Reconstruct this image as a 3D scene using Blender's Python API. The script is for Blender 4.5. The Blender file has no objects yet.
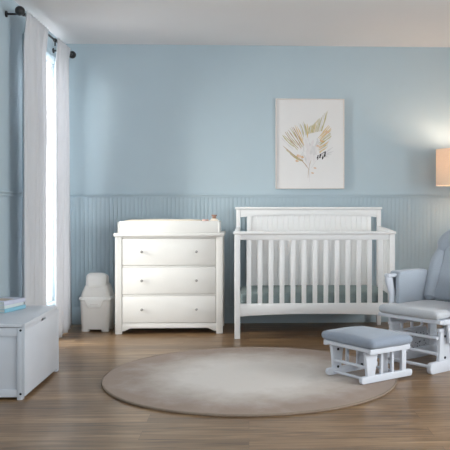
import bpy, bmesh, math, random
from mathutils import Vector, Matrix, noise

random.seed(7)
S = bpy.context.scene
COL = S.collection
PI = math.pi
TH = math.radians(2.6)          # the camera is turned 2.6 degrees to the right of the room's depth axis
CT, ST = math.cos(TH), math.sin(TH)


def cam2room(x, d):
    return Vector((x * CT + d * ST, -x * ST + d * CT, 0))


# ------------------------------------------------------------------ helpers
class MB:
    """collects shapes into one mesh"""

    def __init__(self):
        self.bm = bmesh.new()

    def add(self, tmp, mat=None):
        if mat is not None:
            tmp.transform(mat)
        me = bpy.data.meshes.new('tmp')
        tmp.to_mesh(me)
        tmp.free()
        self.bm.from_mesh(me)
        bpy.data.meshes.remove(me)
        return self

    def box(self, x0, x1, y0, y1, z0, z1, bev=0.003, seg=2, rot=None):
        t = bmesh.new()
        bmesh.ops.create_cube(t, size=1)
        sx, sy, sz = x1 - x0, y1 - y0, z1 - z0
        for v in t.verts:
            v.co = Vector((v.co.x * sx, v.co.y * sy, v.co.z * sz))
        b = min(bev, 0.45 * min(abs(sx), abs(sy), abs(sz)))
        if b > 1e-5:
            bmesh.ops.bevel(t, geom=t.edges[:], offset=b, segments=seg, profile=0.5, affect='EDGES')
        m = Matrix.Translation(((x0 + x1) / 2, (y0 + y1) / 2, (z0 + z1) / 2))
        if rot is not None:
            m = m @ rot
        return self.add(t, m)

    def rod(self, p0, p1, r0, r1=None, seg=14, bev=0.0):
        p0, p1 = Vector(p0), Vector(p1)
        r1 = r0 if r1 is None else r1
        t = bmesh.new()
        L = (p1 - p0).length
        bmesh.ops.create_cone(t, cap_ends=True, segments=seg, radius1=r0, radius2=r1, depth=L)
        if bev > 0:
            ed = [e for e in t.edges if abs(e.verts[0].co.z - e.verts[1].co.z) < 1e-6]
            bmesh.ops.bevel(t, geom=ed, offset=bev, segments=2, profile=0.5, affect='EDGES')
        q = (p1 - p0).to_track_quat('Z', 'Y')
        return self.add(t, Matrix.Translation((p0 + p1) / 2) @ q.to_matrix().to_4x4())

    def ball(self, c, r, sc=(1, 1, 1), seg=18):
        t = bmesh.new()
        bmesh.ops.create_uvsphere(t, u_segments=seg, v_segments=seg // 2 + 2, radius=r)
        return self.add(t, Matrix.Translation(c) @ Matrix.Diagonal((*sc, 1)))

    def prism(self, pts, axis, a0, a1, bev=0.003):
        """outline pts (2d) pushed along axis; x: pts=(y,z), y: pts=(x,z), z: pts=(x,y)"""
        t = bmesh.new()

        def mk(p, a):
            return {'x': (a, p[0], p[1]), 'y': (p[0], a, p[1]), 'z': (p[0], p[1], a)}[axis]
        lo = [t.verts.new(mk(p, a0)) for p in pts]
        hi = [t.verts.new(mk(p, a1)) for p in pts]
        n = len(pts)
        t.faces.new(lo)
        t.faces.new(hi[::-1])
        for i in range(n):
            t.faces.new((lo[i], hi[i], hi[(i + 1) % n], lo[(i + 1) % n]))
        bmesh.ops.recalc_face_normals(t, faces=t.faces[:])
        if bev > 0:
            ed = [e for e in t.edges if len(e.link_faces) == 2 and e.calc_face_angle(0) > 0.6]
            bmesh.ops.bevel(t, geom=ed, offset=bev, segments=2, profile=0.5, affect='EDGES')
        return self.add(t)

    def lathe(self, prof, seg=32, at=(0, 0, 0), axis=None, closed=False):
        t = bmesh.new()
        rings = []
        for r, z in prof:
            if r < 1e-6:
                rings.append([t.verts.new((0, 0, z))])
            else:
                rings.append([t.verts.new((r * math.cos(2 * PI * k / seg), r * math.sin(2 * PI * k / seg), z)) for k in range(seg)])
        prs = list(zip(rings, rings[1:]))
        if closed:
            prs.append((rings[-1], rings[0]))
        for a, b in prs:
            for k in range(seg):
                k2 = (k + 1) % seg
                f = [a[k % len(a)], a[k2 % len(a)], b[k2 % len(b)], b[k % len(b)]]
                u = []
                for v in f:
                    if v not in u:
                        u.append(v)
                if len(u) > 2:
                    try:
                        t.faces.new(u)
                    except ValueError:
                        pass
        bmesh.ops.recalc_face_normals(t, faces=t.faces[:])
        m = Matrix.Translation(at)
        if axis is not None:
            m = m @ Vector(axis).to_track_quat('Z', 'Y').to_matrix().to_4x4()
        return self.add(t, m)

    def loft(self, secs, n=8, cap=True):
        """stack of rounded rectangles (z, hx, hy, r, cx, cy)"""
        t = bmesh.new()
        rings = []
        for z, hx, hy, r, cx, cy in secs:
            ring = []
            for q, (sx, sy) in enumerate(((1, 1), (-1, 1), (-1, -1), (1, -1))):
                for k in range(n + 1):
                    a = q * PI / 2 + k / n * PI / 2
                    ring.append(t.verts.new((cx + sx * (hx - r) + r * math.cos(a), cy + sy * (hy - r) + r * math.sin(a), z)))
            rings.append(ring)
        for a, b in zip(rings, rings[1:]):
            m = len(a)
            for k in range(m):
                t.faces.new((a[k], a[(k + 1) % m], b[(k + 1) % m], b[k]))
        if cap:
            t.faces.new(rings[0][::-1])
            t.faces.new(rings[-1])
        bmesh.ops.recalc_face_normals(t, faces=t.faces[:])
        return self.add(t)

    def tube(self, path, rad, seg=14, flat=1.0, up=(0, 0, 1)):
        """round bar along a 3d path, radius per point, rounded ends"""
        P = [Vector(p) for p in path]
        R = rad if isinstance(rad, (list, tuple)) else [rad] * len(P)
        t = bmesh.new()
        rings = []
        up = Vector(up)
        for i, p in enumerate(P):
            d = (P[min(i + 1, len(P) - 1)] - P[max(i - 1, 0)]).normalized()
            a = up.cross(d)
            if a.length < 1e-4:
                a = Vector((1, 0, 0)).cross(d)
            a.normalize()
            b = d.cross(a)
            rings.append([t.verts.new(p + R[i] * (a * math.cos(2 * PI * k / seg) * flat + b * math.sin(2 * PI * k / seg))) for k in range(seg)])
        for a, b in zip(rings, rings[1:]):
            for k in range(seg):
                t.faces.new((a[k], a[(k + 1) % seg], b[(k + 1) % seg], b[k]))
        t.faces.new(rings[0][::-1])
        t.faces.new(rings[-1])
        bmesh.ops.recalc_face_normals(t, faces=t.faces[:])
        return self.add(t)

    def cushion(self, c, hx, hy, hz, r, puff=0.0, n=16, rot=None, jig=0.0):
        t = bmesh.new()
        bmesh.ops.create_cube(t, size=2)
        bmesh.ops.subdivide_edges(t, edges=t.edges[:], cuts=n, use_grid_fill=True)
        h = Vector((hx, hy, hz))
        for v in t.verts:
            u = v.co.copy()
            p = Vector((u.x * hx, u.y * hy, u.z * hz))
            q = Vector([max(-(h[i] - r), min(h[i] - r, p[i])) for i in range(3)])
            d = p - q
            if d.length > 1e-9:
                p = q + d.normalized() * r
            g = (1 - u.x ** 2) * (1 - u.y ** 2)
            p.z += u.z * puff * g
            if jig:
                p += noise.noise_vector(p * 9) * jig
            v.co = p
        m = Matrix.Translation(c)
        if rot is not None:
            m = m @ rot
        return self.add(t, m)

    def build(self, name, mat, parent=None, sharp=40):
        me = bpy.data.meshes.new(name)
        self.bm.to_mesh(me)
        self.bm.free()
        me.shade_smooth()
        me.set_sharp_from_angle(angle=math.radians(sharp))
        for m in (mat if isinstance(mat, (list, tuple)) else [mat]):
            me.materials.append(m)
        o = bpy.data.objects.new(name, me)
        COL.objects.link(o)
        if parent is not None:
            o.parent = parent
        return o


def tag(o, label=None, cat=None, group=None, kind=None):
    if label:
        o['label'] = label
    if cat:
        o['category'] = cat
    if group:
        o['group'] = group
    if kind:
        o['kind'] = kind
    return o


def thing(name, label, cat, loc=(0, 0, 0), rz=0.0, group=None):
    o = bpy.data.objects.new(name, None)
    o.empty_display_size = 0.1
    COL.objects.link(o)
    o.location = loc
    o.rotation_euler = (0, 0, rz)
    return tag(o, label, cat, group)


def struct(name, mb, mat, parent=None):
    o = mb.build(name, mat, parent)
    if parent is None:
        o['kind'] = 'structure'
    return o


# ------------------------------------------------------------------ materials
def srgb(r, g, b):
    def f(c):
        c /= 255
        return c / 12.92 if c <= 0.04045 else ((c + 0.055) / 1.055) ** 2.4
    return (f(r), f(g), f(b), 1)


def base_mat(name):
    m = bpy.data.materials.new(name)
    m.use_nodes = True
    nt = m.node_tree
    return m, nt, nt.nodes['Principled BSDF']


def paint(name, col, rough=0.5, var=0.03, scale=12, bump=0.0, bscale=60, spec=0.5, metal=0.0, sheen=0.0, stretch=(1, 1, 1)):
    m, nt, b = base_mat(name)
    N, L = nt.nodes, nt.links
    tc = N.new('ShaderNodeTexCoord')
    mp = N.new('ShaderNodeMapping')
    mp.inputs['Scale'].default_value = stretch
    L.new(tc.outputs['Object'], mp.inputs['Vector'])
    nz = N.new('ShaderNodeTexNoise')
    nz.inputs['Scale'].default_value = scale
    nz.inputs['Detail'].default_value = 4
    L.new(mp.outputs['Vector'], nz.inputs['Vector'])
    rp = N.new('ShaderNodeValToRGB')
    rp.color_ramp.elements[0].position = 0.3
    rp.color_ramp.elements[1].position = 0.7
    rp.color_ramp.elements[0].color = tuple(c * (1 - var) for c in col[:3]) + (1,)
    rp.color_ramp.elements[1].color = tuple(min(1, c * (1 + var)) for c in col[:3]) + (1,)
    L.new(nz.outputs['Fac'], rp.inputs['Fac'])
    L.new(rp.outputs['Color'], b.inputs['Base Color'])
    b.inputs['Roughness'].default_value = rough
    b.inputs['Metallic'].default_value = metal
    b.inputs['Specular IOR Level'].default_value = spec
    if sheen:
        b.inputs['Sheen Weight'].default_value = sheen
    if bump:
        n2 = N.new('ShaderNodeTexNoise')
        n2.inputs['Scale'].default_value = bscale
        n2.inputs['Detail'].default_value = 3
        L.new(mp.outputs['Vector'], n2.inputs['Vector'])
        bp = N.new('ShaderNodeBump')
        bp.inputs['Strength'].default_value = bump
        bp.inputs['Distance'].default_value = 0.004
        L.new(n2.outputs['Fac'], bp.inputs['Height'])
        L.new(bp.outputs['Normal'], b.inputs['Normal'])
    return m


def floor_mat():
    m, nt, b = base_mat('oak_planks')
    N, L = nt.nodes, nt.links
    tc = N.new('ShaderNodeTexCoord')
    br = N.new('ShaderNodeTexBrick')
    br.offset = 0.37
    br.inputs['Color1'].default_value = (0, 0, 0, 1)
    br.inputs['Color2'].default_value = (1, 1, 1, 1)
    br.inputs['Mortar'].default_value = (0.5, 0.5, 0.5, 1)
    br.inputs['Scale'].default_value = 1
    br.inputs['Mortar Size'].default_value = 0.0012
    br.inputs['Mortar Smooth'].default_value = 0.3
    br.inputs['Brick Width'].default_value = 1.5
    br.inputs['Row Height'].default_value = 0.16
    L.new(tc.outputs['Object'], br.inputs['Vector'])
    # every plank shifts the grain along itself
    sep = N.new('ShaderNodeSeparateColor')
    L.new(br.outputs['Color'], sep.inputs['Color'])
    mul = N.new('ShaderNodeMath')
    mul.operation = 'MULTIPLY'
    mul.inputs[1].default_value = 17
    L.new(sep.outputs['Red'], mul.inputs[0])
    cmb = N.new('ShaderNodeCombineXYZ')
    L.new(mul.outputs[0], cmb.inputs['X'])
    L.new(mul.outputs[0], cmb.inputs['Z'])
    va = N.new('ShaderNodeVectorMath')
    va.operation = 'ADD'
    L.new(tc.outputs['Object'], va.inputs[0])
    L.new(cmb.outputs[0], va.inputs[1])
    mp = N.new('ShaderNodeMapping')
    mp.inputs['Scale'].default_value = (1.3, 17, 1)
    L.new(va.outputs[0], mp.inputs['Vector'])
    gr = N.new('ShaderNodeTexNoise')
    gr.inputs['Scale'].default_value = 1.6
    gr.inputs['Detail'].default_value = 8
    gr.inputs['Roughness'].default_value = 0.62
    gr.inputs['Distortion'].default_value = 0.6
    L.new(mp.outputs['Vector'], gr.inputs['Vector'])
    rp = N.new('ShaderNodeValToRGB')
    e = rp.color_ramp.elements
    e[0].position, e[0].color = 0.28, srgb(84, 60, 40)
    e[1].position, e[1].color = 0.75, srgb(174, 143, 108)
    k = rp.color_ramp.elements.new(0.5)
    k.color = srgb(136, 106, 75)
    L.new(gr.outputs['Fac'], rp.inputs['Fac'])
    # tone of each plank
    mr = N.new('ShaderNodeMapRange')
    mr.inputs['To Min'].default_value = 0.72
    mr.inputs['To Max'].default_value = 1.14
    L.new(sep.outputs['Red'], mr.inputs['Value'])
    mx = N.new('ShaderNodeVectorMath')
    mx.operation = 'SCALE'
    L.new(rp.outputs['Color'], mx.inputs[0])
    L.new(mr.outputs[0], mx.inputs['Scale'])
    mm = N.new('ShaderNodeMix')
    mm.data_type = 'RGBA'
    mm.inputs['B'].default_value = srgb(95, 70, 54)
    L.new(br.outputs['Fac'], mm.inputs['Factor'])
    L.new(mx.outputs[0], mm.inputs['A'])
    L.new(mm.outputs['Result'], b.inputs['Base Color'])
    b.inputs['Roughness'].default_value = 0.31
    b.inputs['Specular IOR Level'].default_value = 0.4
    bp = N.new('ShaderNodeBump')
    bp.inputs['Strength'].default_value = 0.12
    bp.inputs['Distance'].default_value = 0.003
    L.new(gr.outputs['Fac'], bp.inputs['Height'])
    L.new(bp.outputs['Normal'], b.inputs['Normal'])
    return m


def rug_mat():
    m, nt, b = base_mat('rug_pile')
    N, L = nt.nodes, nt.links
    tc = N.new('ShaderNodeTexCoord')
    n1 = N.new('ShaderNodeTexNoise')
    n1.inputs['Scale'].default_value = 3.2
    n1.inputs['Detail'].default_value = 6
    n1.inputs['Roughness'].default_value = 0.65
    L.new(tc.outputs['Object'], n1.inputs['Vector'])
    # lighter in the middle, browner and darker towards the rim
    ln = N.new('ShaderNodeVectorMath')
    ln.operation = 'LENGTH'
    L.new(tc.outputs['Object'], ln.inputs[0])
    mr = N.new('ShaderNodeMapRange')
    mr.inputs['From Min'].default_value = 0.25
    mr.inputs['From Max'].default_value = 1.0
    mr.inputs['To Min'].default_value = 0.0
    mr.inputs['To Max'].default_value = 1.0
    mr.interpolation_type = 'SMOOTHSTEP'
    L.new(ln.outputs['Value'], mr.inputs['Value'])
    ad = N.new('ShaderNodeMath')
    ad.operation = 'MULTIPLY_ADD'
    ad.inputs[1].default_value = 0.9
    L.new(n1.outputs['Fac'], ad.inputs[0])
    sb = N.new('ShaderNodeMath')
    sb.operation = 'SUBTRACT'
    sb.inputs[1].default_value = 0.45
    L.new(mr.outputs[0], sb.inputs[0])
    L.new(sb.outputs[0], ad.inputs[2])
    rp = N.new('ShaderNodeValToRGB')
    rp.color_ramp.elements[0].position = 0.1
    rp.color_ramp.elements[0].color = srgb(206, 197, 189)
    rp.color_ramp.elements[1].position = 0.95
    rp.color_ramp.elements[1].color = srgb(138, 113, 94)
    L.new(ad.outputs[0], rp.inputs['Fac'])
    L.new(rp.outputs['Color'], b.inputs['Base Color'])
    b.inputs['Roughness'].default_value = 0.95
    b.inputs['Specular IOR Level'].default_value = 0.1
    b.inputs['Sheen Weight'].default_value = 0.25
    n2 = N.new('ShaderNodeTexNoise')
    n2.inputs['Scale'].default_value = 160
    L.new(tc.outputs['Object'], n2.inputs['Vector'])
    bp = N.new('ShaderNodeBump')
    bp.inputs['Strength'].default_value = 0.4
    bp.inputs['Distance'].default_value = 0.004
    L.new(n2.outputs['Fac'], bp.inputs['Height'])
    L.new(bp.outputs['Normal'], b.inputs['Normal'])
    return m


def cloth_mat(name, col, trans=0.35):
    m, nt, b = base_mat(name)
    N, L = nt.nodes, nt.links
    tc = N.new('ShaderNodeTexCoord')
    mp = N.new('ShaderNodeMapping')
    mp.inputs['Scale'].default_value = (90, 90, 14)
    L.new(tc.outputs['Object'], mp.inputs['Vector'])
    nz = N.new('ShaderNodeTexNoise')
    nz.inputs['Scale'].default_value = 1
    L.new(mp.outputs['Vector'], nz.inputs['Vector'])
    rp = N.new('ShaderNodeValToRGB')
    rp.color_ramp.elements[0].color = tuple(c * .975 for c in col[:3]) + (1,)
    rp.color_ramp.elements[1].color = col
    L.new(nz.outputs['Fac'], rp.inputs['Fac'])
    L.new(rp.outputs['Color'], b.inputs['Base Color'])
    b.inputs['Roughness'].default_value = 0.9
    b.inputs['Specular IOR Level'].default_value = 0.1
    tr = N.new('ShaderNodeBsdfTranslucent')
    L.new(rp.outputs['Color'], tr.inputs['Color'])
    mx = N.new('ShaderNodeMixShader')
    mx.inputs[0].default_value = trans
    L.new(b.outputs[0], mx.inputs[1])
    L.new(tr.outputs[0], mx.inputs[2])
    L.new(mx.outputs[0], N['Material Output'].inputs['Surface'])
    return m


def glass_mat():
    m, nt, b = base_mat('window_glass')
    N, L = nt.nodes, nt.links
    t = N.new('ShaderNodeBsdfTransparent')
    t.inputs['Color'].default_value = (0.95, 0.97, 0.97, 1)
    g = N.new('ShaderNodeBsdfGlossy')
    g.inputs['Roughness'].default_value = 0.02
    mx = N.new('ShaderNodeMixShader')
    mx.inputs[0].default_value = 0.05
    L.new(t.outputs[0], mx.inputs[1])
    L.new(g.outputs[0], mx.inputs[2])
    L.new(mx.outputs[0], N['Material Output'].inputs['Surface'])
    return m


WALL = paint('blue_wall_paint', srgb(181, 196, 204), 0.75, 0.012, 3, 0.03, 90, 0.25)
CEIL = paint('ceiling_paint', srgb(236, 232, 231), 0.9, 0.01, 2, 0.02, 60, 0.2)
FLOOR = floor_mat()
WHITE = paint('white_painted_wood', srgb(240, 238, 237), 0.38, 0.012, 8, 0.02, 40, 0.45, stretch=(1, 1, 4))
GLIDEDIM = paint('glider_white_dimmed', srgb(212, 215, 223), 0.4, 0.012, 8, 0.02, 40, 0.4)  # white lowered to put the dimmer light around the glider into its colour
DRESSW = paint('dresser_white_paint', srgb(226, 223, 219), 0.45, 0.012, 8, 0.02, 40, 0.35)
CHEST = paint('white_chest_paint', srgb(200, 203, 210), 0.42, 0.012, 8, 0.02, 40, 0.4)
DARK = paint('dark_gap', srgb(38, 36, 36), 0.8, 0.05)
METAL = paint('brushed_nickel', srgb(158, 155, 152), 0.35, 0.05, 60, metal=0.4)
BLACK = paint('black_iron', srgb(26, 26, 28), 0.4, 0.1, 30, spec=0.5)
BOLT = paint('dark_bolt', srgb(40, 42, 48), 0.4, 0.08, 60, metal=0.5)
OTTFAB = paint('ottoman_upholstery', srgb(143, 152, 166), 0.95, 0.05, 120, 0.5, 240, 0.1, sheen=0.3)
FABRIC = paint('blue_grey_upholstery', srgb(172, 180, 190), 0.95, 0.05, 120, 0.5, 240, 0.1, sheen=0.3)
SEATFAB = paint('grey_seat_upholstery', srgb(192, 194, 198), 0.95, 0.05, 120, 0.5, 240, 0.1, sheen=0.3)
PAILW = paint('white_plastic', srgb(240, 238, 234), 0.35, 0.01, 10)
PAILG = paint('pale_grey_plastic', srgb(224, 220, 215), 0.4, 0.012, 10)
PAILH = paint('translucent_white_plastic', srgb(230, 227, 222), 0.4, 0.012, 10)
MATT = paint('sage_mattress_cover', srgb(136, 148, 148), 0.95, 0.05, 60, 0.3, 120, 0.1)
PADM = paint('cream_pad_cover', srgb(240, 228, 212), 0.95, 0.02, 60, 0.3, 160, 0.1)
CURT = cloth_mat('pale_curtain_cloth', srgb(222, 222, 225), 0.20)
GLASS = glass_mat()
RUG = rug_mat()
BIND = paint('rug_binding', srgb(138, 122, 108), 0.95, 0.06, 40, 0.3, 100, 0.1)
PANELSH = paint('shaded_panel', srgb(186, 187, 194), 0.6, 0.06, 30)  # glider white greyed: shade under the seats put into the colour
WOODPIN = paint('bare_beech', srgb(205, 160, 100), 0.5, 0.08, 30)

# ------------------------------------------------------------------ room shell
XL, XR = -1.813, 3.30
YB, YF = 7.545, -1.2
H = 2.752
T = 0.14

struct('floor', MB().box(XL - T, XR + T, YF - T, YB + T, -0.12, 0, 0), FLOOR)
struct('ceiling', MB().box(XL - T, XR + T, YF - T, YB + T, H, H + 0.12, 0), CEIL)
struct('wall_back', MB().box(XL - T, XR + T, YB, YB + T, 0, H, 0), WALL)
# left wall with a tall window opening
WY0, WY1, WZ0, WZ1 = 6.23, 7.27, 0.27, 2.50
w = MB()
w.box(XL - T, XL, YF, WY0, 0, H, 0).box(XL - T, XL, WY1, YB, 0, H, 0)
w.box(XL - T, XL, WY0, WY1, 0, WZ0, 0).box(XL - T, XL, WY0, WY1, WZ1, H, 0)
struct('wall_left', w, WALL)
# right wall (outside the picture) with a wide window added for fill light
RY0, RY1, RZ0, RZ1 = 1.2, 4.6, 0.7, 2.3
w = MB()
w.box(XR, XR + T, YF, RY0, 0, H, 0).box(XR, XR + T, RY1, YB, 0, H, 0)
w.box(XR, XR + T, RY0, RY1, 0, RZ0, 0).box(XR, XR + T, RY0, RY1, RZ1, H, 0)
struct('wall_right', w, WALL)
FX0, FX1, FZ0, FZ1 = .3, 2.9, .6, 2.4  # front wall behind the camera; its window opening is added for fill
w = MB()
w.box(XL - T, FX0, YF - T, YF, 0, H, 0).box(FX1, XR + T, YF - T, YF, 0, H, 0)
w.box(FX0, FX1, YF - T, YF, 0, FZ0, 0).box(FX0, FX1, YF - T, YF, FZ1, H, 0)
struct('wall_front', w, WALL)

# beadboard wainscot on the back wall
BB = 0.0405
ZB0, ZB1 = 0.17, 1.265
mb = MB()
t = bmesh.new()
prof = []
x = XL
yw = YB - 0.012
while x < XR:
    prof += [(x, yw), (x + BB - 0.0160, yw), (x + BB - 0.0150, yw + 0.0022), (x + BB - 0.0135, yw + 0.0018), (x + BB - 0.0115, yw - 0.0024),
             (x + BB - 0.0080, yw - 0.0034), (x + BB - 0.0045, yw - 0.0024), (x + BB - 0.0025, yw + 0.0018), (x + BB - 0.0010, yw + 0.0022)]
    x += BB
lo = [t.verts.new((min(a, XR), b, ZB0)) for a, b in prof]
hi = [t.verts.new((min(a, XR), b, ZB1)) for a, b in prof]
for i in range(len(prof) - 1):
    t.faces.new((lo[i], lo[i + 1], hi[i + 1], hi[i]))
mb.add(t)
struct('trim_1', mb, WALL)
mb = MB()
mb.box(XL, XR, YB - 0.03, YB, ZB1, ZB1 + 0.014, 0.004).box(XL, XR, YB - 0.022, YB, ZB1 - 0.018, ZB1, 0.004)
struct('trim_2', mb, WALL)
struct('baseboard_back', MB().box(XL, XR, YB - 0.02, YB, 0, 0.172, 0.004), WALL)
# chair rail and baseboard on the left wall (up to the window)
mb = MB()
mb.box(XL, XL + 0.028, YF, WY0 - 0.0, ZB1, ZB1 + 0.016, 0.004).box(XL, XL + 0.018, YF, WY0 - 0.0, ZB1 - 0.024, ZB1, 0.004)
struct('trim_3', mb, WALL)
struct('baseboard_left', MB().box(XL, XL + 0.018, YF, WY0 + 1.31, 0, 0.14, 0.004), WALL)


def window(name, x0, x1, y0, y1, z0, z1, mull, tr, turn=False):
    if turn:            # the added window in the front wall: built along y, then turned a quarter round its corner
        r = window(name, y0, y1, x0, x1, z0, z1, mull, tr)
        ctr = Vector(((x0 + x1) / 2, (y0 + y1) / 2, z0))
        for c_ in r.children:
            c_.matrix_parent_inverse = Matrix.Translation(-r.location)
        r.location = ctr
        r.rotation_euler = (0, 0, PI / 2)
        return r
    fr = 0.05
    r = bpy.data.objects.new(name, None)
    COL.objects.link(r)
    r.location = ((x0 + x1) / 2, (y0 + y1) / 2, z0)
    r['kind'] = 'structure'
    off = r.location.copy()

    def bld(mbx, nm, mt):
        o = mbx.build(nm, mt, r)
        o.matrix_parent_inverse = Matrix.Translation(-off)
        return o
    f = MB()
    xm = (x0 + x1) / 2
    f.box(xm - .03, xm + .03, y0, y0 + fr, z0, z1).box(xm - .03, xm + .03, y1 - fr, y1, z0, z1)
    f.box(xm - .03, xm + .03, y0 + fr, y1 - fr, z0, z0 + fr).box(xm - .03, xm + .03, y0 + fr, y1 - fr, z1 - fr, z1)
    for k in range(1, mull):
        yy = y0 + (y1 - y0) * k / mull
        f.box(xm - .02, xm + .02, yy - .02, yy + .02, z0 + fr, z1 - fr)
    for zz in tr:
        f.box(xm - .018, xm + .018, y0 + fr, y1 - fr, zz - .018, zz + .018)
    bld(f, 'window_frame', WHITE)
    bld(MB().box(xm - .004, xm + .004, y0 + .02, y1 - .02, z0 + .02, z1 - .02, 0), 'pane', GLASS)
    return r


window('window_1', XL - T, XL, WY0, WY1, WZ0, WZ1, 1, ())
window('added_window_right', XR, XR + T, RY0, RY1, RZ0, RZ1, 3, ())  # added window out of view, opening for the right fill lamp
window('added_window_front', FX0, FX1, YF - T, YF, FZ0, FZ1, 2, (), True)  # added window behind the camera, opening for the front fill lamp
# slim casing around the left window
c = MB()
c.box(XL, XL + 0.012, WY0 - .05, WY0, WZ0 - .05, WZ1 + .05).box(XL, XL + 0.012, WY1, WY1 + .05, WZ0 - .05, WZ1 + .05)
c.box(XL, XL + 0.012, WY0, WY1, WZ1, WZ1 + .05).box(XL, XL + 0.012, WY0, WY1, WZ0 - .05, WZ0)
struct('trim_4', c, WALL)

# ------------------------------------------------------------------ curtain rod and curtains
RX, RZ = -1.683, 2.603
rod = thing('curtain_rod', 'black iron curtain rod with round ball ends above the tall window', 'curtain rod', (RX, 6.5, RZ))


def loc_mb():
    return MB()


m = MB().rod((0, -.80, 0), (0, .80, 0), 0.009)
m.build('rod', BLACK, rod)
for s, yy in ((-1, -.80), (1, .80)):
    f = MB().ball((0, yy + s * .028, 0), 0.036)
    f.rod((0, yy - s * .03, 0), (0, yy + s * .005, 0), 0.014)
    f.build('finial', BLACK, rod)
for yy in (-.745, .62):
    f = MB().rod((XL - RX + .001, yy, -.004), (0, yy, -.004), 0.008)
    f.rod((XL - RX + .001, yy, -.004), (XL - RX + .012, yy, -.004), 0.024, bev=.002)
    f.rod((0, yy - .014, -.002), (0, yy + .014, -.002), 0.017)
    f.build('bracket', BLACK, rod)


MB().rod((0, .175, 0), (0, .195, 0), .017, bev=.003).rod((0, .185, -.004), (0, .185, -.05), .006).build('clip', BLACK, rod)


def curtain(name, label, y0, y1, folds, amp, flare, side, seed, zb=0.012, ret=0.0):
    """cloth gathered on the rod: waves across, slight spread and drift towards the hem"""
    rnd = random.Random(seed)
    ph = rnd.random() * 6
    nu, nv = 96, 36
    zt = RZ + 0.026
    t = bmesh.new()
    g = []
    for j in range(nv + 1):
        v = j / nv
        z = zt + (zb - zt) * v
        row = []
        for i in range(nu + 1):
            u = i / nu
            sp = flare * v ** 1.5
            yy = y0 + (y1 - y0) * u + (sp * (u if side > 0 else (u - 1) * .6))
            a = amp * (0.42 + 0.58 * min(1, v * 3.0))
            fph = u * folds * PI + ph + .35 * math.sin(v * 3 + ph) + .5 * math.sin(u * 9 + ph)
            wv = 1.9 * abs(math.sin(fph)) ** .75 - 1.0 + .25 * math.sin(u * folds * 4.3 * PI + 1.7 * ph)
            env = min(1.0, u / .10 + .05, (1 - u) / .10 + .05)
            x = RX + env * (a * wv + .022 * v * math.sin(u * 5 + ph))
            bl = max(0.0, 1 - v / .09)
            x = x * (1 - bl) + bl * (RX + .019 + .0065 * math.sin(u * folds * 6 * PI + ph))
            if ret and u > .80:
                k_ = (u - .80) / .20
                x = x * (1 - k_ ** .7) + (RX - ret) * k_ ** .7
                x = x if v > .02 else max(x, RX - .03)
            row.append(t.verts.new((x, yy + .006 * math.sin(u * folds * 4 * PI + ph), z)))
        g.append(row)
    for j in range(nv):
        for i in range(nu):
            t.faces.new((g[j][i], g[j][i + 1], g[j + 1][i + 1], g[j + 1][i]))
    r = thing(name, label, 'curtain', (RX, (y0 + y1) / 2, 0))
    mbx = MB()
    mbx.add(t, Matrix.Translation((-RX, -(y0 + y1) / 2, 0)))
    o = mbx.build('curtain_cloth', CURT, r, 180)
    so = o.modifiers.new('thick', 'SOLIDIFY')
    so.thickness = 0.004
    so.offset = 0
    return r


curtain('window_curtain', 'pale grey curtain panel nearest the toy chest, in shade', 5.765, 6.37, 3.0, 0.050, .03, 1, 3)
curtain('window_curtain', 'sunlit white curtain panel beside the diaper pail in the corner', 6.69, 7.275, 3.0, 0.040, .12, 1, 8, ret=.022)

# ------------------------------------------------------------------ toy chest
CX0, CX1, CY0, CY1 = -1.785, -1.352, 4.656, 5.476
ch = thing('toy_chest', 'white wooden toy chest with flat lid by the left wall', 'toy chest', (CX0, CY0, 0))
cw, cl = CX1 - CX0, CY1 - CY0
pw = 0.047
fp = .016                                  # thickness of the long front panel that covers the near post
for px in (0, cw - pw):
    for py in (0, cl - pw):
        x1_ = px + pw - (fp + .0005 if (px and not py) else 0)
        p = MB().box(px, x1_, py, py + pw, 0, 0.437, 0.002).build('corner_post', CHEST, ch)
        for zz in (0.036, 0.420):
            bxx = cw - .026 if px else .014
            if py == 0:
                b = MB().rod((bxx, py - .0015, zz), (bxx, py + .004, zz), .0072)
            else:
                b = MB().rod((bxx, py + pw + .0015, zz), (bxx, py + pw - .004, zz), .0072)
            b.build('bolt', BOLT, p)
for nm, yy, s in (('end_panel', 0.004, 1), ('end_panel', cl - .004, -1)):
    e = MB()
    y0, y1 = sorted((yy, yy + s * .03))
    e.box(pw, cw - pw, y0, y1, 0.016, 0.062, .002).box(pw, cw - pw, y0, y1, 0.385, 0.436, .002)
    ya, yb = sorted((yy + s * .010, yy + s * .026))
    e.box(pw - .002, cw - pw + .002, ya, yb, 0.06, 0.39, .001)
    e.build(nm, CHEST, ch)
# long panels; the one facing the room has a hand slot cut through it
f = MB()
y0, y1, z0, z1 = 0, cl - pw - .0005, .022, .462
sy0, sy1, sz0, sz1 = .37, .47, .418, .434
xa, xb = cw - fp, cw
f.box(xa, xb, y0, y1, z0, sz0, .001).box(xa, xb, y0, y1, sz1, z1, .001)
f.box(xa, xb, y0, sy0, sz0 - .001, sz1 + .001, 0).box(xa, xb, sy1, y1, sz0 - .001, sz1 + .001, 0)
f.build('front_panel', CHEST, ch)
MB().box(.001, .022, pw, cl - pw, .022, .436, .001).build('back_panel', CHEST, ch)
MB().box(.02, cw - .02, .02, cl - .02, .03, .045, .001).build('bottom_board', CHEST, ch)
MB().box(0.0, cw - fp - .001, -.003, cl + .002, .440, .4615, .003).build('lid', CHEST, ch)

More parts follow.
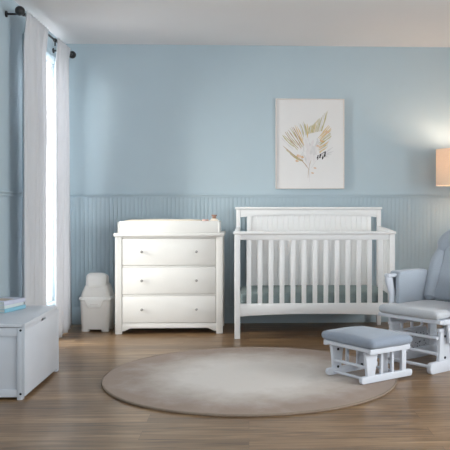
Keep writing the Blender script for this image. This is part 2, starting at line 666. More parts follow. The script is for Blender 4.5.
# books on the chest
BC = [srgb(200, 202, 218), srgb(212, 219, 218), srgb(136, 188, 206)]
PAGES = paint('book_pages', srgb(214, 216, 212), 0.9, 0.05, 200, stretch=(1, 1, 30))
bx, by = -1.612, 5.10
zz = .462
for k, (nm, lab, cc, th, dw, dl, dr) in enumerate((
        ('book', 'turquoise book at the bottom of the stack on the toy chest', BC[2], .026, .165, .24, -.30),
        ('book', 'pale green book in the middle of the stack on the toy chest', BC[1], .022, .165, .225, -.28),
        ('book', 'lavender book on top of the stack on the toy chest', BC[0], .026, .165, .232, -.33))):
    cm = paint('book_cover', cc, 0.45, 0.05, 20)
    b = thing(nm, lab, 'book', (bx, by, zz), dr, 'stacked books on the toy chest')
    cv = MB().box(-dw, 0, 0, dl, 0, .0028, .0008).box(-dw, 0, 0, dl, th - .0028, th, .0008)
    cv.box(-.003, 0, 0, dl, 0, th, .001)
    cv.build('cover', cm, b)
    MB().box(-dw + .004, -.003, .004, dl - .004, .0028, th - .0028, 0).build('pages', PAGES, b)
    if k == 2:
        MB().box(-dw + .03, -.03, .05, dl - .08, th, th + .0006, 0).build('cover_panel', paint('cover_print', srgb(188, 170, 150), .5), b)
    zz += th + .0004
    bx -= .002

# ------------------------------------------------------------------ diaper pail
dp = thing('diaper_pail', 'white lidded diaper pail between the curtain and the dresser', 'diaper pail', (-1.418, 7.21, 0), -.06)
b = MB()
b.loft([(0.022, .128, .118, .035, 0, 0), (0.10, .132, .121, .035, 0, 0), (0.300, .140, .128, .036, 0, 0), (0.304, .139, .127, .036, 0, 0)])
for sx in (-1, 1):
    for sy in (-1, 1):
        b.loft([(0.0, .034, .032, .02, sx * .092, sy * .082), (.024, .036, .034, .02, sx * .092, sy * .084)])
b.build('bucket', PAILG, dp)
r = MB().loft([(0.290, .142, .130, .036, 0, 0), (0.296, .148, .136, .038, 0, 0), (0.312, .148, .136, .038, 0, 0), (0.318, .143, .131, .036, 0, 0)])
r.prism([(-.088, .300), (.088, .300), (.058, .232), (.046, .226), (-.046, .226), (-.058, .232)], 'y', -.139, -.1275, .003)
rim = r.build('rim', PAILW, dp)
MB().box(-.036, .036, -.141, -.136, .252, .262, .002).build('finger_slot', PAILG, rim)
MB().loft([(0.318, .134, .122, .034, 0, 0), (0.36, .125, .116, .034, 0, 0), (.415, .105, .104, .034, 0, .008), (.43, .098, .094, .032, 0, .010), (.434, .08, .08, .03, 0, .01)]).build('hood', PAILH, dp)
l = MB().cushion((0, -.014, .456),   .097, .085, .076, .046, 0.004, rot=Matrix.Rotation(math.radians(-9), 4, 'X'))
lid = l.build('lid', PAILW, dp)
MB().box(-.050, .050, -.106, -.085, .374, .384, .003).build('lid_tab', PAILG, lid)

# ------------------------------------------------------------------ dresser
DX0, DX1, DY0, DY1 = -1.212, -.239, 6.944, 7.43
dr = thing('dresser', 'white three-drawer dresser between the diaper pail and the crib', 'dresser', (DX0, DY0, 0))
dw, dd = DX1 - DX0, DY1 - DY0
MB().box(-.012, dw + .014, -.018, dd, .886, .917, .008, 3).build('top', DRESSW, dr)
LEGW = .060
for x0 in (0, dw - LEGW):
    MB().box(x0, x0 + LEGW, 0, .05, 0, .886, .003).build('front_post', DRESSW, dr)
    MB().box(x0, x0 + LEGW, dd - .05, dd, 0, .886, .003).build('rear_post', DRESSW, dr)
for x0 in (.006, dw - .026):
    MB().box(x0, x0 + .02, .05, dd - .05, .07, .886, 0).build('side_panel', DRESSW, dr)
MB().box(LEGW, dw - LEGW, dd - .02, dd - .008, .07, .886, 0).build('back_panel', DRESSW, dr)
ra = MB()
for z0, z1 in ((.871, .886), (.608, .622), (.346, .360), (.088, .100)):
    ra.box(LEGW, dw - LEGW, .010, .05, z0, z1, .001)
ra.build('drawer_divider', DRESSW, dr)
# scalloped apron between the feet
a, bb = LEGW, dw - LEGW
MB().prism([(a, .088), (bb, .088), (bb, .026), (bb - .02, .026), (bb - .042, .036), (bb - .075, .052), (a + .075, .052), (a + .042, .036), (a + .02, .026), (a, .026)], 'y', .006, .026, .002).build('apron', DRESSW, dr)
for z0, z1 in ((.6245, .8680), (.3625, .6055), (.1025, .3435)):
    d = MB().box(LEGW + .004, dw - LEGW - .004, .004, .024, z0, z1, .004)
    d.box(LEGW + .02, dw - LEGW - .02, .024, dd - .06, z0 + .02, z1 - .03, 0)
    drw = d.build('drawer', DRESSW, dr)
    for kx in (.242, .735):
        zc = (z0 + z1) / 2 + .002
        MB().lathe([(0, .034), (.008, .033), (.0125, .029), (.0125, .024), (.008, .018), (.0055, .012), (.0055, .004), (.009, 0), (0, -.001)], 20, (kx, .004, zc), (0, -1, 0)).build('knob', METAL, drw)

# changing tray
tr = thing('changing_tray', 'white open changing tray standing on the dresser top', 'changing tray', (-1.192, 6.958, .9172))
tw, td, th_ = .923, .44, .104
MB().box(.016, tw - .016, 0, .016, 0, th_ + .004, .005).build('front_board', DRESSW, tr)
MB().box(.016, tw - .016, td - .016, td, 0, th_ + .004, .005).build('back_board', DRESSW, tr)
for x0 in (0, tw - .016):
    MB().box(x0, x0 + .016, 0.0, td, 0, th_ - .003, .004).build('end_board', DRESSW, tr)
MB().box(.016, tw - .016, .016, td - .016, 0, .012, 0).build('tray_base', DRESSW, tr)
pad = thing('changing_pad', 'cream contoured changing pad lying in the white tray', 'changing pad', (-1.192 + .395, 6.958 + td / 2, .9172 + .0122))
MB().cushion((0, 0, .052), .365, .20, .052, .030, 0.006, jig=.004).build('pad_cover', PADM, pad)
jar = thing('lotion_jar', 'small cream lotion jar with brown cap in the changing tray', 'jar', (-.322, 7.06, .9294))
MB().lathe([(0, 0), (.034, 0), (.036, .006), (.036, .098), (.030, .112), (.020, .118), (0, .118)], 24).build('jar_body', PADM, jar)
MB().lathe([(0, .118), (.016, .118), (.017, .122), (.017, .138), (.024, .140), (.024, .152), (0, .153)], 20).build('cap', paint('brown_cap', srgb(150, 112, 92), .5), jar)
tub = thing('cream_tub', 'small pink tub left of the lotion jar in the changing tray', 'tub', (-.40, 7.02, .9294))
MB().lathe([(0, 0), (.026, 0), (.028, .004), (.028, .088), (.024, .092), (0, .092)], 20).build('tub_body', paint('pink_plastic', srgb(232, 206, 198), .4), tub)
MB().lathe([(0, .092), (.029, .092), (.029, .108), (.026, .111), (0, .111)], 20).build('lid', paint('rose_plastic', srgb(214, 176, 164), .4), tub)

# ------------------------------------------------------------------ crib
KX0, KX1, KY0, KY1 = -.127, 1.289, 6.66, 7.40
cr = thing('crib', 'white slatted baby crib with panelled headboard against the back wall', 'crib', (KX0, KY0, 0))
kw, kd = KX1 - KX0, KY1 - KY0
PW = .049
# front posts and rails
for x0 in (0, kw - PW):
    MB().box(x0, x0 + PW, 0, .05, 0, .915, .003).build('front_post', WHITE, cr)
MB().box(-.010, kw + .010, -.012, .066, .915, .940, .008, 3).build('front_rail_cap', WHITE, cr)
MB().box(PW, kw - PW, .012, .04, .866, .915, .003).build('front_top_rail', WHITE, cr)
n = 18
pts = [(PW, .306), (kw - PW, .306)]
for k in range(n + 1):
    u = k / n
    pts.append((kw - PW + (2 * PW - kw) * u, .192 + .022 * (1 - (2 * u - 1) ** 2) ** .7))
MB().prism(pts, 'y', .010, .042, .003).build('front_bottom_rail', WHITE, cr)
for k in range(13):
    xc = kw / 2 + (k - 6) * .0970
    MB().box(xc - .021, xc + .021, .019, .033, .300, .872, .004).build('slat', WHITE, cr)
# headboard
HY = kd - .045
for x0 in (.003, kw - .043):
    MB().box(x0, x0 + .040, HY, kd, 0, 1.128, .003).build('rear_post', WHITE, cr)
MB().box(-.008, kw + .008, HY - .014, kd + .012, 1.128, 1.151, .008, 3).build('headboard_cap', WHITE, cr)
pts = [(.043, 1.128), (kw - .043, 1.128)]
for k in range(n + 1):
    u = k / n
    pts.append((kw - .043 + (.086 - kw) * u, 1.052 + .022 * (1 - (2 * u - 1) ** 2) ** .7))
MB().prism(pts, 'y', HY + .006, kd - .008, .003).build('headboard_rail', WHITE, cr)
hx0, hx1 = .108, kw - .098
for x0 in (hx0, hx1 - .042):
    MB().box(x0, x0 + .042, HY + .008, kd - .010, .30, 1.075, .003).build('headboard_stile', WHITE, cr)
hp = MB()
nb = 22
p0, p1 = hx0 + .042, hx1 - .042
for k in range(nb):
    xa, xb = p0 + (p1 - p0) * k / nb, p0 + (p1 - p0) * (k + 1) / nb
    hp.box(xa, xb, HY + .018, HY + .03, .31, 1.085, .0035, 1)
hp.build('headboard_panel', WHITE, cr)
MB().box(.043, kw - .043, HY + .006, kd - .008, .20, .30, .003).build('headboard_bottom_rail', WHITE, cr)
# sides
for x0 in (.008, kw - .038):
    s = MB().prism([(.05, .918), (.05, .945), (.30, .955), (HY, .962), (HY, .918)], 'x', x0 - .006, x0 + .036, .005)
    s.build('side_rail_cap', WHITE, cr)
    MB().box(x0, x0 + .030, .05, HY, .866, .918, .002).build('side_top_rail', WHITE, cr)
    MB().box(x0, x0 + .030, .05, HY, .205, .306, .003).build('side_bottom_rail', WHITE, cr)
    ns = 6
    for k in range(ns):
        yc = .05 + (HY - .05) * (k + .5) / ns
        MB().box(x0 + .006, x0 + .024, yc - .021, yc + .021, .30, .872, .004).build('slat', WHITE, cr)
MB().box(.04, kw - .04, .045, HY - .002, .262, .285, .002).build('mattress_support', WHITE, cr)
mt = thing('crib_mattress', 'thin sage-grey mattress lying inside the white crib', 'mattress', ((KX0 + KX1) / 2, KY0 + (.045 + HY) / 2 , .2855))
MB().cushion((0, 0, .056), (kw - .10) / 2, (HY - .055) / 2, .055, .03, .004).build('mattress_cover', MATT, mt)

# ------------------------------------------------------------------ wall art
AX0, AX1, AZ0, AZ1 = .262, .947, 1.331, 2.224
ar = thing('framed_print', 'framed watercolour of gold feathery leaves hanging above the crib', 'picture', ((AX0 + AX1) / 2, YB, (AZ0 + AZ1) / 2))
hw, hh = (AX1 - AX0) / 2, (AZ1 - AZ0) / 2
FRM = paint('pale_frame_wood', srgb(222, 212, 206), 0.5, 0.03, 30)
PAPER = paint('print_paper', srgb(225, 222, 221), 0.85, 0.01, 6)
f = MB()
ft = .010
fy0, fy1 = -.036, -.001
f.box(-hw, -hw + ft, fy0, fy1, -hh, hh, .002).box(hw - ft, hw, fy0, fy1, -hh, hh, .002)
f.box(-hw + ft, hw - ft, fy0, fy1, hh - ft, hh, .002).box(-hw + ft, hw - ft, fy0, fy1, -hh, -hh + ft, .002)
f.build('frame', FRM, ar)
MB().box(-hw + ft, hw - ft, -.022, -.002, -hh + ft, hh - ft, 0).build('paper', PAPER, ar)


def wash(name, col, alpha_to=.3):
    m_, nt, b_ = base_mat(name)
    N, L = nt.nodes, nt.links
    tc = N.new('ShaderNodeTexCoord')
    nz = N.new('ShaderNodeTexNoise')
    nz.inputs['Scale'].default_value = 22
    nz.inputs['Detail'].default_value = 5
    L.new(tc.outputs['Object'], nz.inputs['Vector'])
    rp = N.new('ShaderNodeValToRGB')
    pc = srgb(225, 222, 221)
    rp.color_ramp.elements[0].position = .35
    rp.color_ramp.elements[1].position = .65
    rp.color_ramp.elements[0].color = tuple(col[i] * (1 - alpha_to) + pc[i] * alpha_to for i in range(3)) + (1,)
    rp.color_ramp.elements[1].color = col
    L.new(nz.outputs['Fac'], rp.inputs['Fac'])
    L.new(rp.outputs['Color'], b_.inputs['Base Color'])
    b_.inputs['Roughness'].default_value = .85
    b_.inputs['Specular IOR Level'].default_value = .2
    return m_


INKS = [wash('olive_wash', srgb(184, 174, 128)), wash('gold_wash', srgb(210, 180, 124)), wash('tan_wash', srgb(178, 148, 116)),
        wash('blush_wash', srgb(220, 212, 212), .6), wash('black_ink', srgb(34, 30, 32), .05), wash('ochre_wash', srgb(214, 170, 124), .5), wash('grey_wash', srgb(206, 202, 202), .6)]
pr = bmesh.new()
layer = [0]


def px2art(px, py):
    return ((px - 309.9) / 100.6 , (143.85 - py) / 100.6)


def stroke(x0, y0, x1, y1, wd, mi, bend=0.0):
    layer[0] += 1
    a, b = Vector(px2art(x0, y0)), Vector(px2art(x1, y1))
    d = b - a
    nrm = Vector((-d.y, d.x)).normalized()
    wd = wd / 100.6
    k, lft, rgt = 9, [], []
    yy = -.0222 - layer[0] * 6e-6
    for i in range(k):
        u = i / (k - 1)
        c_ = a + d * u + nrm * bend / 100.6 * math.sin(PI * u)
        ww = wd * (.15 + .85 * math.sin(PI * min(1, (u * .9 + .08))) ** .6) * .5 * (1 + .25 * math.sin(11 * u + x1))
        lft.append(pr.verts.new((c_.x + nrm.x * ww, yy, c_.y + nrm.y * ww)))
        rgt.append(pr.verts.new((c_.x - nrm.x * ww, yy, c_.y - nrm.y * ww)))
    for i in range(k - 1):
        fc = pr.faces.new((lft[i], lft[i + 1], rgt[i + 1], rgt[i]))
        fc.material_index = mi


rr = random.Random(4)
# pale wash in the middle
for _ in range(34):
    a = rr.uniform(0, 2 * PI)
    q = rr.uniform(0, 1)
    cx, cy = 310 + 11 * q * math.cos(a), 150 + 13 * q * math.sin(a)
    stroke(cx, cy + 4, cx + rr.uniform(-3, 3), cy - 5, rr.uniform(1.6, 3.2), rr.choice((3, 3, 6)))
# left fan
for i in range(17):
    u = i / 16
    tx = 281 + 26 * u ** 1.1
    ty = 138 - 15 * math.sin(u * 1.75) + rr.uniform(-1.4, 1.4)
    bxx, byy = 302 + 6 * u + rr.uniform(-1, 1), 158 - 16 * u + rr.uniform(-1, 1)
    f0 = rr.uniform(.15, .45)
    stroke(bxx + (tx - bxx) * f0, byy + (ty - byy) * f0, tx, ty, rr.uniform(.7, 1.2), rr.choice((0, 1, 2, 2, 0, 6)), rr.uniform(-1, 1))
for tx, ty in ((283, 146), (286, 150), (290, 154), (294, 157)):
    stroke(303, 161, tx, ty, 1.1, rr.choice((0, 2)), .8)
# leaf rising to the top right
for i in range(22):
    u = i / 21
    bxx, byy = 308 + 14 * u, 134 - 3 * u
    tx, ty = 309 + 19 * u, 127 - 16 * u + rr.uniform(-1, 1)
    stroke(bxx, byy, tx, ty, rr.uniform(.55, 1.0), rr.choice((0, 0, 0, 1, 6)), rr.uniform(-.6, .6))
# golden right side
for i in range(18):
    u = i / 17
    bxx, byy = 319 + rr.uniform(-1, 1), 153 - 16 * u
    stroke(bxx, byy, 326 + 5 * math.sin(u * 2.4) + rr.uniform(-1, 1), 148 - 23 * u, rr.uniform(.7, 1.2), rr.choice((1, 1, 5, 0, 6)), rr.uniform(-.5, .5))
for tx, ty in ((333, 147), (334, 151), (332, 154), (329, 157)):
    stroke(321, 156, tx, ty, 1.2, 6)
# black dots
for cx, cy, h_ in ((317.6, 157.5, 2.4), (320, 156, 2.2), (322.6, 157.6, 1.8), (324.8, 154.3, 2.8)):
    stroke(cx - .3, cy + h_, cx + .5, cy - h_, 1.5, 4)
stroke(320, 155, 326, 151, .6, 4)
# ochre dots and stems
for cx, cy, s_ in ((299, 156, 1.7), (302, 157, 1.3), (297, 161, 1.2), (315, 168, 1.0), (312.5, 173, .9), (318, 146, 1.2), (322, 141, 1.3), (327, 132, 1.6)):
    stroke(cx - s_ * 1.4, cy - s_ * .3, cx + s_ * 1.4, cy + s_ * .4, s_ * 1.6, 5)
stroke(300, 159, 309, 170, .8, 2, .6)
stroke(309, 158, 309.6, 182, .6, 6)
stroke(311, 160, 308, 178, .5, 2, -.8)
stroke(318, 158, 311, 168, .6, 6)
mb = MB()
mb.add(pr)
mb.build('watercolour_leaves', INKS, ar)

# ------------------------------------------------------------------ rug
rg = thing('rug', 'large round taupe rug lying on the wooden floor', 'rug', (0.01, 5.225, 0))
t = bmesh.new()
NS, NR = 128, 26
R0 = .992
rings = []


def rug_h(x, y):
    return .0125 + .0018 * noise.noise(Vector((x * 3, y * 3, .3))) + .010 * math.exp(-(((x + .87) / .05) ** 2 + ((y - .38) / .05) ** 2))


c0 = t.verts.new((0, 0, rug_h(0, 0)))
for j in range(1, NR + 1):
    rr_ = R0 * j / NR
    ring = []
    for k in range(NS):
        a = 2 * PI * k / NS
        x_, y_ = rr_ * math.cos(a), rr_ * math.sin(a)
        ring.append(t.verts.new((x_, y_, rug_h(x_, y_))))
    rings.append(ring)
for k in range(NS):
    t.faces.new((c0, rings[0][k], rings[0][(k + 1) % NS]))
for a, b in zip(rings, rings[1:]):
    for k in range(NS):
        t.faces.new((a[k], b[k], b[(k + 1) % NS], a[(k + 1) % NS]))
mb = MB()
mb.add(t)
mb.build('pile', RUG, rg)
MB().lathe([(R0 - .004, .0005), (R0 + .004, .0005), (R0 + .007, .005), (R0 + .006, .011), (R0 + .001, .0145), (R0 - .006, .0135), (R0 - .008, .005)], 128, closed=True).build('bound_edge', BIND, rg)

# ------------------------------------------------------------------ glider ottoman
o2 = cam2room(.559, 5.168)
ang = math.atan2(.60, .80) - TH
RUGZ = 0.0165
ot = thing('glider_ottoman', 'white wooden gliding ottoman with blue-grey cushion on the rug edge', 'ottoman', (o2.x, o2.y, RUGZ), ang)


def runner(y, x0, x1, th, h, nm, par, mat):
    """floor runner with rounded toes, long along x"""
    pts = [(x0 + h * .55, 0), (x1 - h * .55, 0)]
    for k in range(7):
        a = -PI / 2 + PI * k / 6
        pts.append((x1 - h * .35 + h * .35 * math.cos(a), h / 2 + h / 2 * math.sin(a)))
    for k in range(7):
        a = PI / 2 + PI * k / 6
        pts.append((x0 + h * .35 + h * .35 * math.cos(a), h / 2 + h / 2 * math.sin(a)))
    return MB().prism(pts, 'y', y - th / 2, y + th / 2, .003).build(nm, mat, par)


for s in (-1, 1):
    yb = s * .168
    runner(yb, -.205, .262, .030, .046, 'runner', ot, GLIDEDIM)
    bd = MB().prism([(-.150, .042), (-.085, .042), (-.060, .185), (-.165, .185)], 'y', yb - .013, yb + .013, .003).build('upright_board', GLIDEDIM, ot)
    for zz in (.045, .165):
        MB().rod((-.115, yb - s * .012, zz + .005), (-.115, yb - s * .0175, zz + .005), .009).build('bolt', BOLT, bd)
    MB().prism([(.165, .042), (.205, .042), (.205, .185), (.165, .185)], 'y', yb - .013, yb + .013, .003).build('upright_board', GLIDEDIM, ot)
    for xx in (-.018, .082):
        MB().box(xx - .010, xx + .010, yb - .010, yb + .010, .042, .186, .003).build('spindle', GLIDEDIM, ot)
    MB().box(-.168, .214, yb - .014, yb + .014, .183, .200, .003).build('base_rail', GLIDEDIM, ot)
    ga = MB().prism([(.030, .03), (.092, .03), (.085, .192), (.040, .192)], 'y', yb - s * .052 - .008, yb - s * .052 + .008, .003).build('glide_arm', PANELSH, ot)
    for zz in (.05, .175):
        MB().rod((.062, yb - s * .06, zz), (.062, yb - s * .066, zz), .010).build('bolt', BOLT, ga)
for xx, zz, rr_ in ((-.140, .020, .010), (-.140, .098, .011), (.185, .020, .010), (.185, .098, .010)):
    MB().rod((xx, -.168, zz), (xx, .168, zz), rr_).build('dowel', GLIDEDIM, ot)
# top frame and its bearing blocks
tf = MB()
tf.box(-.178, .188, -.236, -.206, .196, .230, .003).box(-.178, .188, .206, .236, .196, .230, .003)
tf.box(-.178, -.150, -.206, .206, .206, .230, .003).box(.160, .188, -.206, .206, .206, .230, .003)
tf.build('seat_frame', GLIDEDIM, ot)
for s in (-1, 1):
    MB().box(-.150, -.06, s * .168 - .02, s * .168 + .02, .2005, .2055, .001).build('bearing_strip', WOODPIN, ot)
MB().cushion((.006, 0, .2615), .194, .260, .031, .029, .020, jig=.003).build('cushion', OTTFAB, ot)

# ------------------------------------------------------------------ glider chair
c2 = cam2room(1.099, 5.6375)
fwd = math.atan2(-.65, -.76) - TH
gl = thing('glider_chair', 'white wooden glider chair with blue-grey cushions beside the crib', 'chair', (c2.x, c2.y, 0), fwd)
for s in (-1, 1):
    yb = s * .222
    runner(yb, -.42, .314, .036, .078, 'runner', gl, GLIDEDIM)
    up = MB().prism([(.215, .06), (.085, .06), (.115, .285), (.195, .285)], 'y', yb - .014, yb + .014, .003).build('upright_board', GLIDEDIM, gl)
    for zz in (.10, .25):
        MB().rod((.15, yb + s * .013, zz), (.15, yb + s * .018, zz), .009).build('bolt', BOLT, up)
    MB().prism([(-.23, .06), (-.34, .06), (-.32, .285), (-.25, .285)], 'y', yb - .014, yb + .014, .003).build('upright_board', GLIDEDIM, gl)
    pn = MB().prism([(.09, .075), (-.24, .075), (-.24, .10), (-.205, .235), (.09, .205)], 'y', yb - .008, yb + .008, .003).build('base_panel', PANELSH, gl)
    rn = random.Random(5)
    dots = MB()
    for _ in range(54):
        dx, dz = rn.uniform(-.22, .08), rn.uniform(.08, .195)
        if .125 < dz < .15:
            continue
        dots.rod((dx, yb - .0095, dz), (dx, yb + .0095, dz), rn.uniform(.003, .0055), seg=8)
    tag(dots.build('perforations', BOLT, pn), 'dark pierced dots', kind='stuff')
    MB().box(-.34, .215, yb - .018, yb + .018, .283, .306, .003).build('base_rail', GLIDEDIM, gl)
    # hanging glide cradle beside the seat
    yo = s * .268
    MB().prism([(.170, .345), (.085, .345), (.098, .205), (.150, .205)], 'y', yo - .010, yo + .010, .003).build('glide_arm', GLIDEDIM, gl)
    for xx in (.022, -.096):
        MB().box(xx - .010, xx + .010, yo - .009, yo + .009, .225, .345, .003).build('spindle', GLIDEDIM, gl)
    MB().tube([(.15, yo, .215), (-.19, yo, .218), (-.215, yo, .235), (-.225, yo, .345)], .011).build('cradle_rail', GLIDEDIM, gl)
for xx, zz, rr_ in ((.295, .052, .012), (.205, .128, .013), (.215, .240, .012), (-.37, .045, .012), (-.29, .14, .012)):
    MB().rod((xx, -.222, zz), (xx, .222, zz), rr_).build('dowel', GLIDEDIM, gl)
MB().rod((.212, -.06, .128), (.214, -.06, .240), .009).ball((.212, -.06, .110), .013).build('stop_pin', GLIDEDIM, gl)
MB().box(.10, .20, .16, .207, .232, .25, .003).build('stop_block', GLIDEDIM, gl)
sf = MB()
sf.box(.225, .268, -.290, .290, .348, .374, .004)
sf.box(-.27, -.235, -.290, .290, .342, .376, .004)
for s in (-1, 1):
    a_, b_ = sorted((s * .255, s * .290))
    sf.box(-.235, .225, a_, b_, .342, .376, .004)
for k in range(5):
    xx = -.19 + k * .09
    sf.box(xx - .02, xx + .02, -.255, .255, .352, .366, .002)
sf.build('seat_frame', GLIDEDIM, gl)
for s in (-1, 1):
    ya = s * .308
    # scrolled front arm post
    po = [(.120, ya, .345), (.108, ya, .39), (.090, ya, .45), (.092, ya, .50), (.112, ya, .56), (.130, ya, .61), (.128, ya, .652)]
    MB().tube(po, [.028, .028, .028, .030, .035, .038, .030], flat=.62, up=(1, 0, 0)).build('arm_post', GLIDEDIM, gl)
    MB().tube([(-.262, ya, .345), (-.275, ya, .5), (-.30, ya, .60)], .02, flat=.6, up=(1, 0, 0)).build('arm_post', GLIDEDIM, gl)
    MB().prism([(.150, .624), (.160, .638), (.145, .654), (0, .648), (-.33, .620), (-.33, .600), (0, .625)], 'y', ya - .026, ya + .026, .006).build('armrest', GLIDEDIM, gl)
    # quilted pocket pad folded over the armrest
    pdm = MB()

    def flap(xa_, xb_, za, zb, rc):
        o_ = []
        for q, (cx_, cz_) in enumerate(((xb_ - rc, zb - rc), (xa_ + rc, zb - rc), (xa_ + rc, za + rc), (xb_ - rc, za + rc))):
            for k_ in range(9):
                a__ = q * PI / 2 + k_ / 8 * PI / 2
                o_.append((cx_ + rc * math.cos(a__), cz_ + rc * math.sin(a__)))
        return o_
    for o_, (ya_, yb_) in ((flap(-.285, .085, .375, .660, .045), sorted((ya - s * .024, ya - s * .066))), (flap(-.285, .085, .47, .658, .04), sorted((ya + s * .026, ya + s * .052)))):
        pdm.prism(o_, 'y', ya_, yb_, .015)
    pdm.cushion((-.100, ya - s * .008, .655), .165, .052, .014, .013, .004, n=16, jig=.002)
    pdm.build('arm_pad', FABRIC, gl)
MB().cushion((-.02, 0, .405), .235, .238, .0285, .026, .010, n=20, jig=.003).cushion((.205, 0, .4055), .086, .276, .0305, .029, .004, n=20, jig=.003).build('seat_cushion', SEATFAB, gl)
# wooden back behind the back cushion, leaning backwards
TILT = Matrix.Translation((-.222, 0, .40)) @ Matrix.Rotation(math.radians(-21), 4, 'Y')


def back(mbx, nm, mt, par):
    mbx.bm.transform(TILT)
    return mbx.build(nm, mt, par)


for s in (-1, 1):
    back(MB().box(-.075, -.045, s * .225 - .02, s * .225 + .02, -.03, .52, .004), 'back_post', GLIDEDIM, gl)
back(MB().prism([(-.245, .47)] + [(-.245 + .49 * k / 10, .52 + .055 * math.sin(PI * k / 10)) for k in range(11)] + [(.245, .47)], 'x', -.074, -.046, .004), 'back_top_rail', GLIDEDIM, gl)
sl = MB()
for k in range(5):
    yy = -.13 + .065 * k
    sl.box(-.068, -.052, yy - .014, yy + .014, .0, .48, .002)
back(sl, 'back_slats', GLIDEDIM, gl)
bc = MB()
# upholstered core of three upright channels
for yy, hw_ in ((-.080, .084), (.080, .084)):
    bc.cushion((-.004, yy, .295), .036, hw_, .25, .034, 0, n=14, jig=.003)
bk = back(bc, 'back_cushion', FABRIC, gl)
for s in (-1, 1):
    pa = [(.0, s * .194, .035), (.004, s * .202, .06), (.006, s * .207, .2), (.006, s * .204, .36), (.006, s * .195, .440)]
    back(MB().tube(pa, [.03, .056, .062, .060, .040], 20, flat=1.0, up=(1, 0, 0)), 'side_bolster', FABRIC, bk)
pa = [(.006, -.194, .436), (.006, -.184, .478), (.006, -.155, .525), (.006, -.11, .565), (.006, -.05, .582), (.006, 0, .586), (.006, .05, .582), (.006, .11, .565), (.006, .155, .525), (.006, .184, .478), (.006, .194, .436)]
back(MB().tube(pa, [.038] + [.062] + [.066] * 7 + [.062] + [.038], 20, up=(1, 0, 0)), 'top_bolster', FABRIC, bk)

# ------------------------------------------------------------------ floor lamp at the right edge
LMX, LMY = 1.99, 7.18
lp = thing('floor_lamp', 'lit floor lamp with pale drum shade behind the glider chair', 'floor lamp', (LMX, LMY, 0))


def shade_mat():
    m_, nt, b_ = base_mat('linen_shade')
    N, L = nt.nodes, nt.links
    b_.inputs['Base Color'].default_value = srgb(246, 226, 204)
    b_.inputs['Roughness'].default_value = .9
    tc = N.new('ShaderNodeTexCoord')
    nz = N.new('ShaderNodeTexNoise')
    nz.inputs['Scale'].default_value = 90
    L.new(tc.outputs['Object'], nz.inputs['Vector'])
    rp = N.new('ShaderNodeValToRGB')
    rp.color_ramp.elements[0].color = srgb(222, 200, 178)
    rp.color_ramp.elements[1].color = srgb(234, 214, 192)
    L.new(nz.outputs['Fac'], rp.inputs['Fac'])
    L.new(rp.outputs['Color'], b_.inputs['Base Color'])
    L.new(rp.outputs['Color'], b_.inputs['Emission Color'])
    b_.inputs['Emission Strength'].default_value = SHADE_E
    tr_ = N.new('ShaderNodeBsdfTranslucent')
    L.new(rp.outputs['Color'], tr_.inputs['Color'])
    mx = N.new('ShaderNodeMixShader')
    mx.inputs[0].default_value = .22
    L.new(b_.outputs[0], mx.inputs[1])
    L.new(tr_.outputs[0], mx.inputs[2])
    L.new(mx.outputs[0], N['Material Output'].inputs['Surface'])
    return m_


SHADE_E = 0.04
zs0, zs1 = 1.355, 1.703
MB().lathe([(.198, zs0), (.201, zs0), (.201, zs1), (.198, zs1)], 48, closed=True).build('lamp_shade', shade_mat(), lp)
MB().rod((0, 0, .02), (0, 0, 1.47), .011).build('pole', METAL, lp)
MB().lathe([(0, 0), (.14, 0), (.142, .006), (.138, .018), (.03, .026), (.018, .04), (0, .04)], 40).build('base', METAL, lp)
sp = MB()
for k in range(3):
    a = 2 * PI * k / 3
    sp.rod((0, 0, 1.43), (.198 * math.cos(a), .198 * math.sin(a), 1.43), .003, seg=8)
sp.build('shade_ring', METAL, lp)
BULB = bpy.data.materials.new('lit_bulb')
BULB.use_nodes = True
BULB.node_tree.nodes['Principled BSDF'].inputs['Emission Color'].default_value = (1, .78, .5, 1)
BULB.node_tree.nodes['Principled BSDF'].inputs['Emission Strength'].default_value = 3
MB().ball((0, 0, 1.53), .03, (1, 1, 1.2)).rod((0, 0, 1.47), (0, 0, 1.50), .014).build('bulb', BULB, lp)

# ------------------------------------------------------------------ light


def area(name, loc, rot, sx, sy, e, col, spread=180):
    l_ = bpy.data.lights.new(name, 'AREA')
    l_.shape = 'RECTANGLE'
    l_.size, l_.size_y = sx, sy
    l_.energy = e
    l_.color = col
    l_.spread = math.radians(spread)
    o = bpy.data.objects.new(name, l_)
    COL.objects.link(o)
    o.location = loc
    o.rotation_euler = rot
    return o


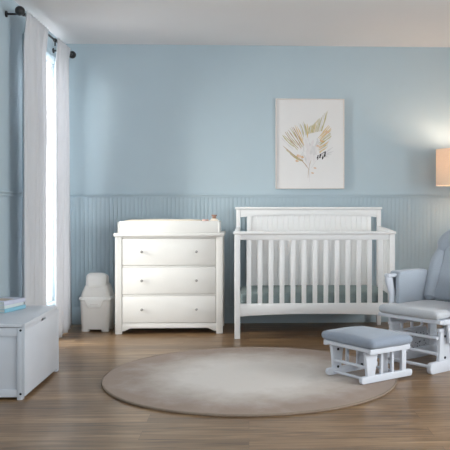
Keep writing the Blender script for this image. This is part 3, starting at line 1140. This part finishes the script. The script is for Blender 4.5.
# daylight outside the left window, shining towards +X; right and front lamps are added fill
area('daylight_left', (XL - T - 1.0, (WY0 + WY1) / 2 + .10, 2.3), Vector((1, 0, -.6)).to_track_quat('-Z', 'Y').to_euler(), 2.4, 2.0, 230, (.95, .97, 1.0))
area('added_fill_right', (XR + T + .5, (RY0 + RY1) / 2, 1.55), (0, PI / 2, 0), 2.0, 3.8, 240, (.97, .98, 1.0))
area('added_fill_front', ((FX0 + FX1) / 2, YF - T - .4, 1.6), (PI / 2, 0, 0), 3.0, 2.2, 138, (.95, .97, 1.0))
# low soft sun coming in between the two curtain panels
sl_ = bpy.data.lights.new('sun', 'SUN')
sl_.energy = 11.5
sl_.angle = math.radians(46)
sl_.color = (1.0, .95, .88)
so_ = bpy.data.objects.new('sun', sl_)
COL.objects.link(so_)
so_.location = (-6, 4.6, 2.2)
so_.rotation_euler = Vector((1.0, .34, -.20)).to_track_quat('-Z', 'Y').to_euler()
pl = bpy.data.lights.new('bulb_glow', 'POINT')
pl.energy = 11
pl.color = (1.0, .82, .64)
pl.shadow_soft_size = .09
po_ = bpy.data.objects.new('bulb_glow', pl)
COL.objects.link(po_)
po_.location = (LMX, LMY, 1.60)

wd = bpy.data.worlds.new('sky')
S.world = wd
wd.use_nodes = True
bg = wd.node_tree.nodes['Background']
bg.inputs['Color'].default_value = (.86, .92, 1.0, 1)
bg.inputs['Strength'].default_value = 1.2

# ------------------------------------------------------------------ camera and view
cd = bpy.data.cameras.new('camera')
cam = bpy.data.objects.new('camera', cd)
COL.objects.link(cam)
cam.location = (0, 0, 1.19)
cam.rotation_euler = (PI / 2, 0, -TH)
cd.sensor_width = 36
cd.lens = 760 / 450 * 36
cd.shift_x = -(283.5 - 225) / 450
cd.shift_y = (203 - 225) / 450
cd.clip_start = .05
S.camera = cam
S.view_settings.view_transform = 'Standard'
S.view_settings.look = 'None'
S.view_settings.gamma = 1
S.view_settings.use_curve_mapping = False
S.view_settings.exposure = 0.03
S.cycles.use_denoising = True
S.cycles.max_bounces = 14
S.cycles.diffuse_bounces = 8
S.cycles.transparent_max_bounces = 12
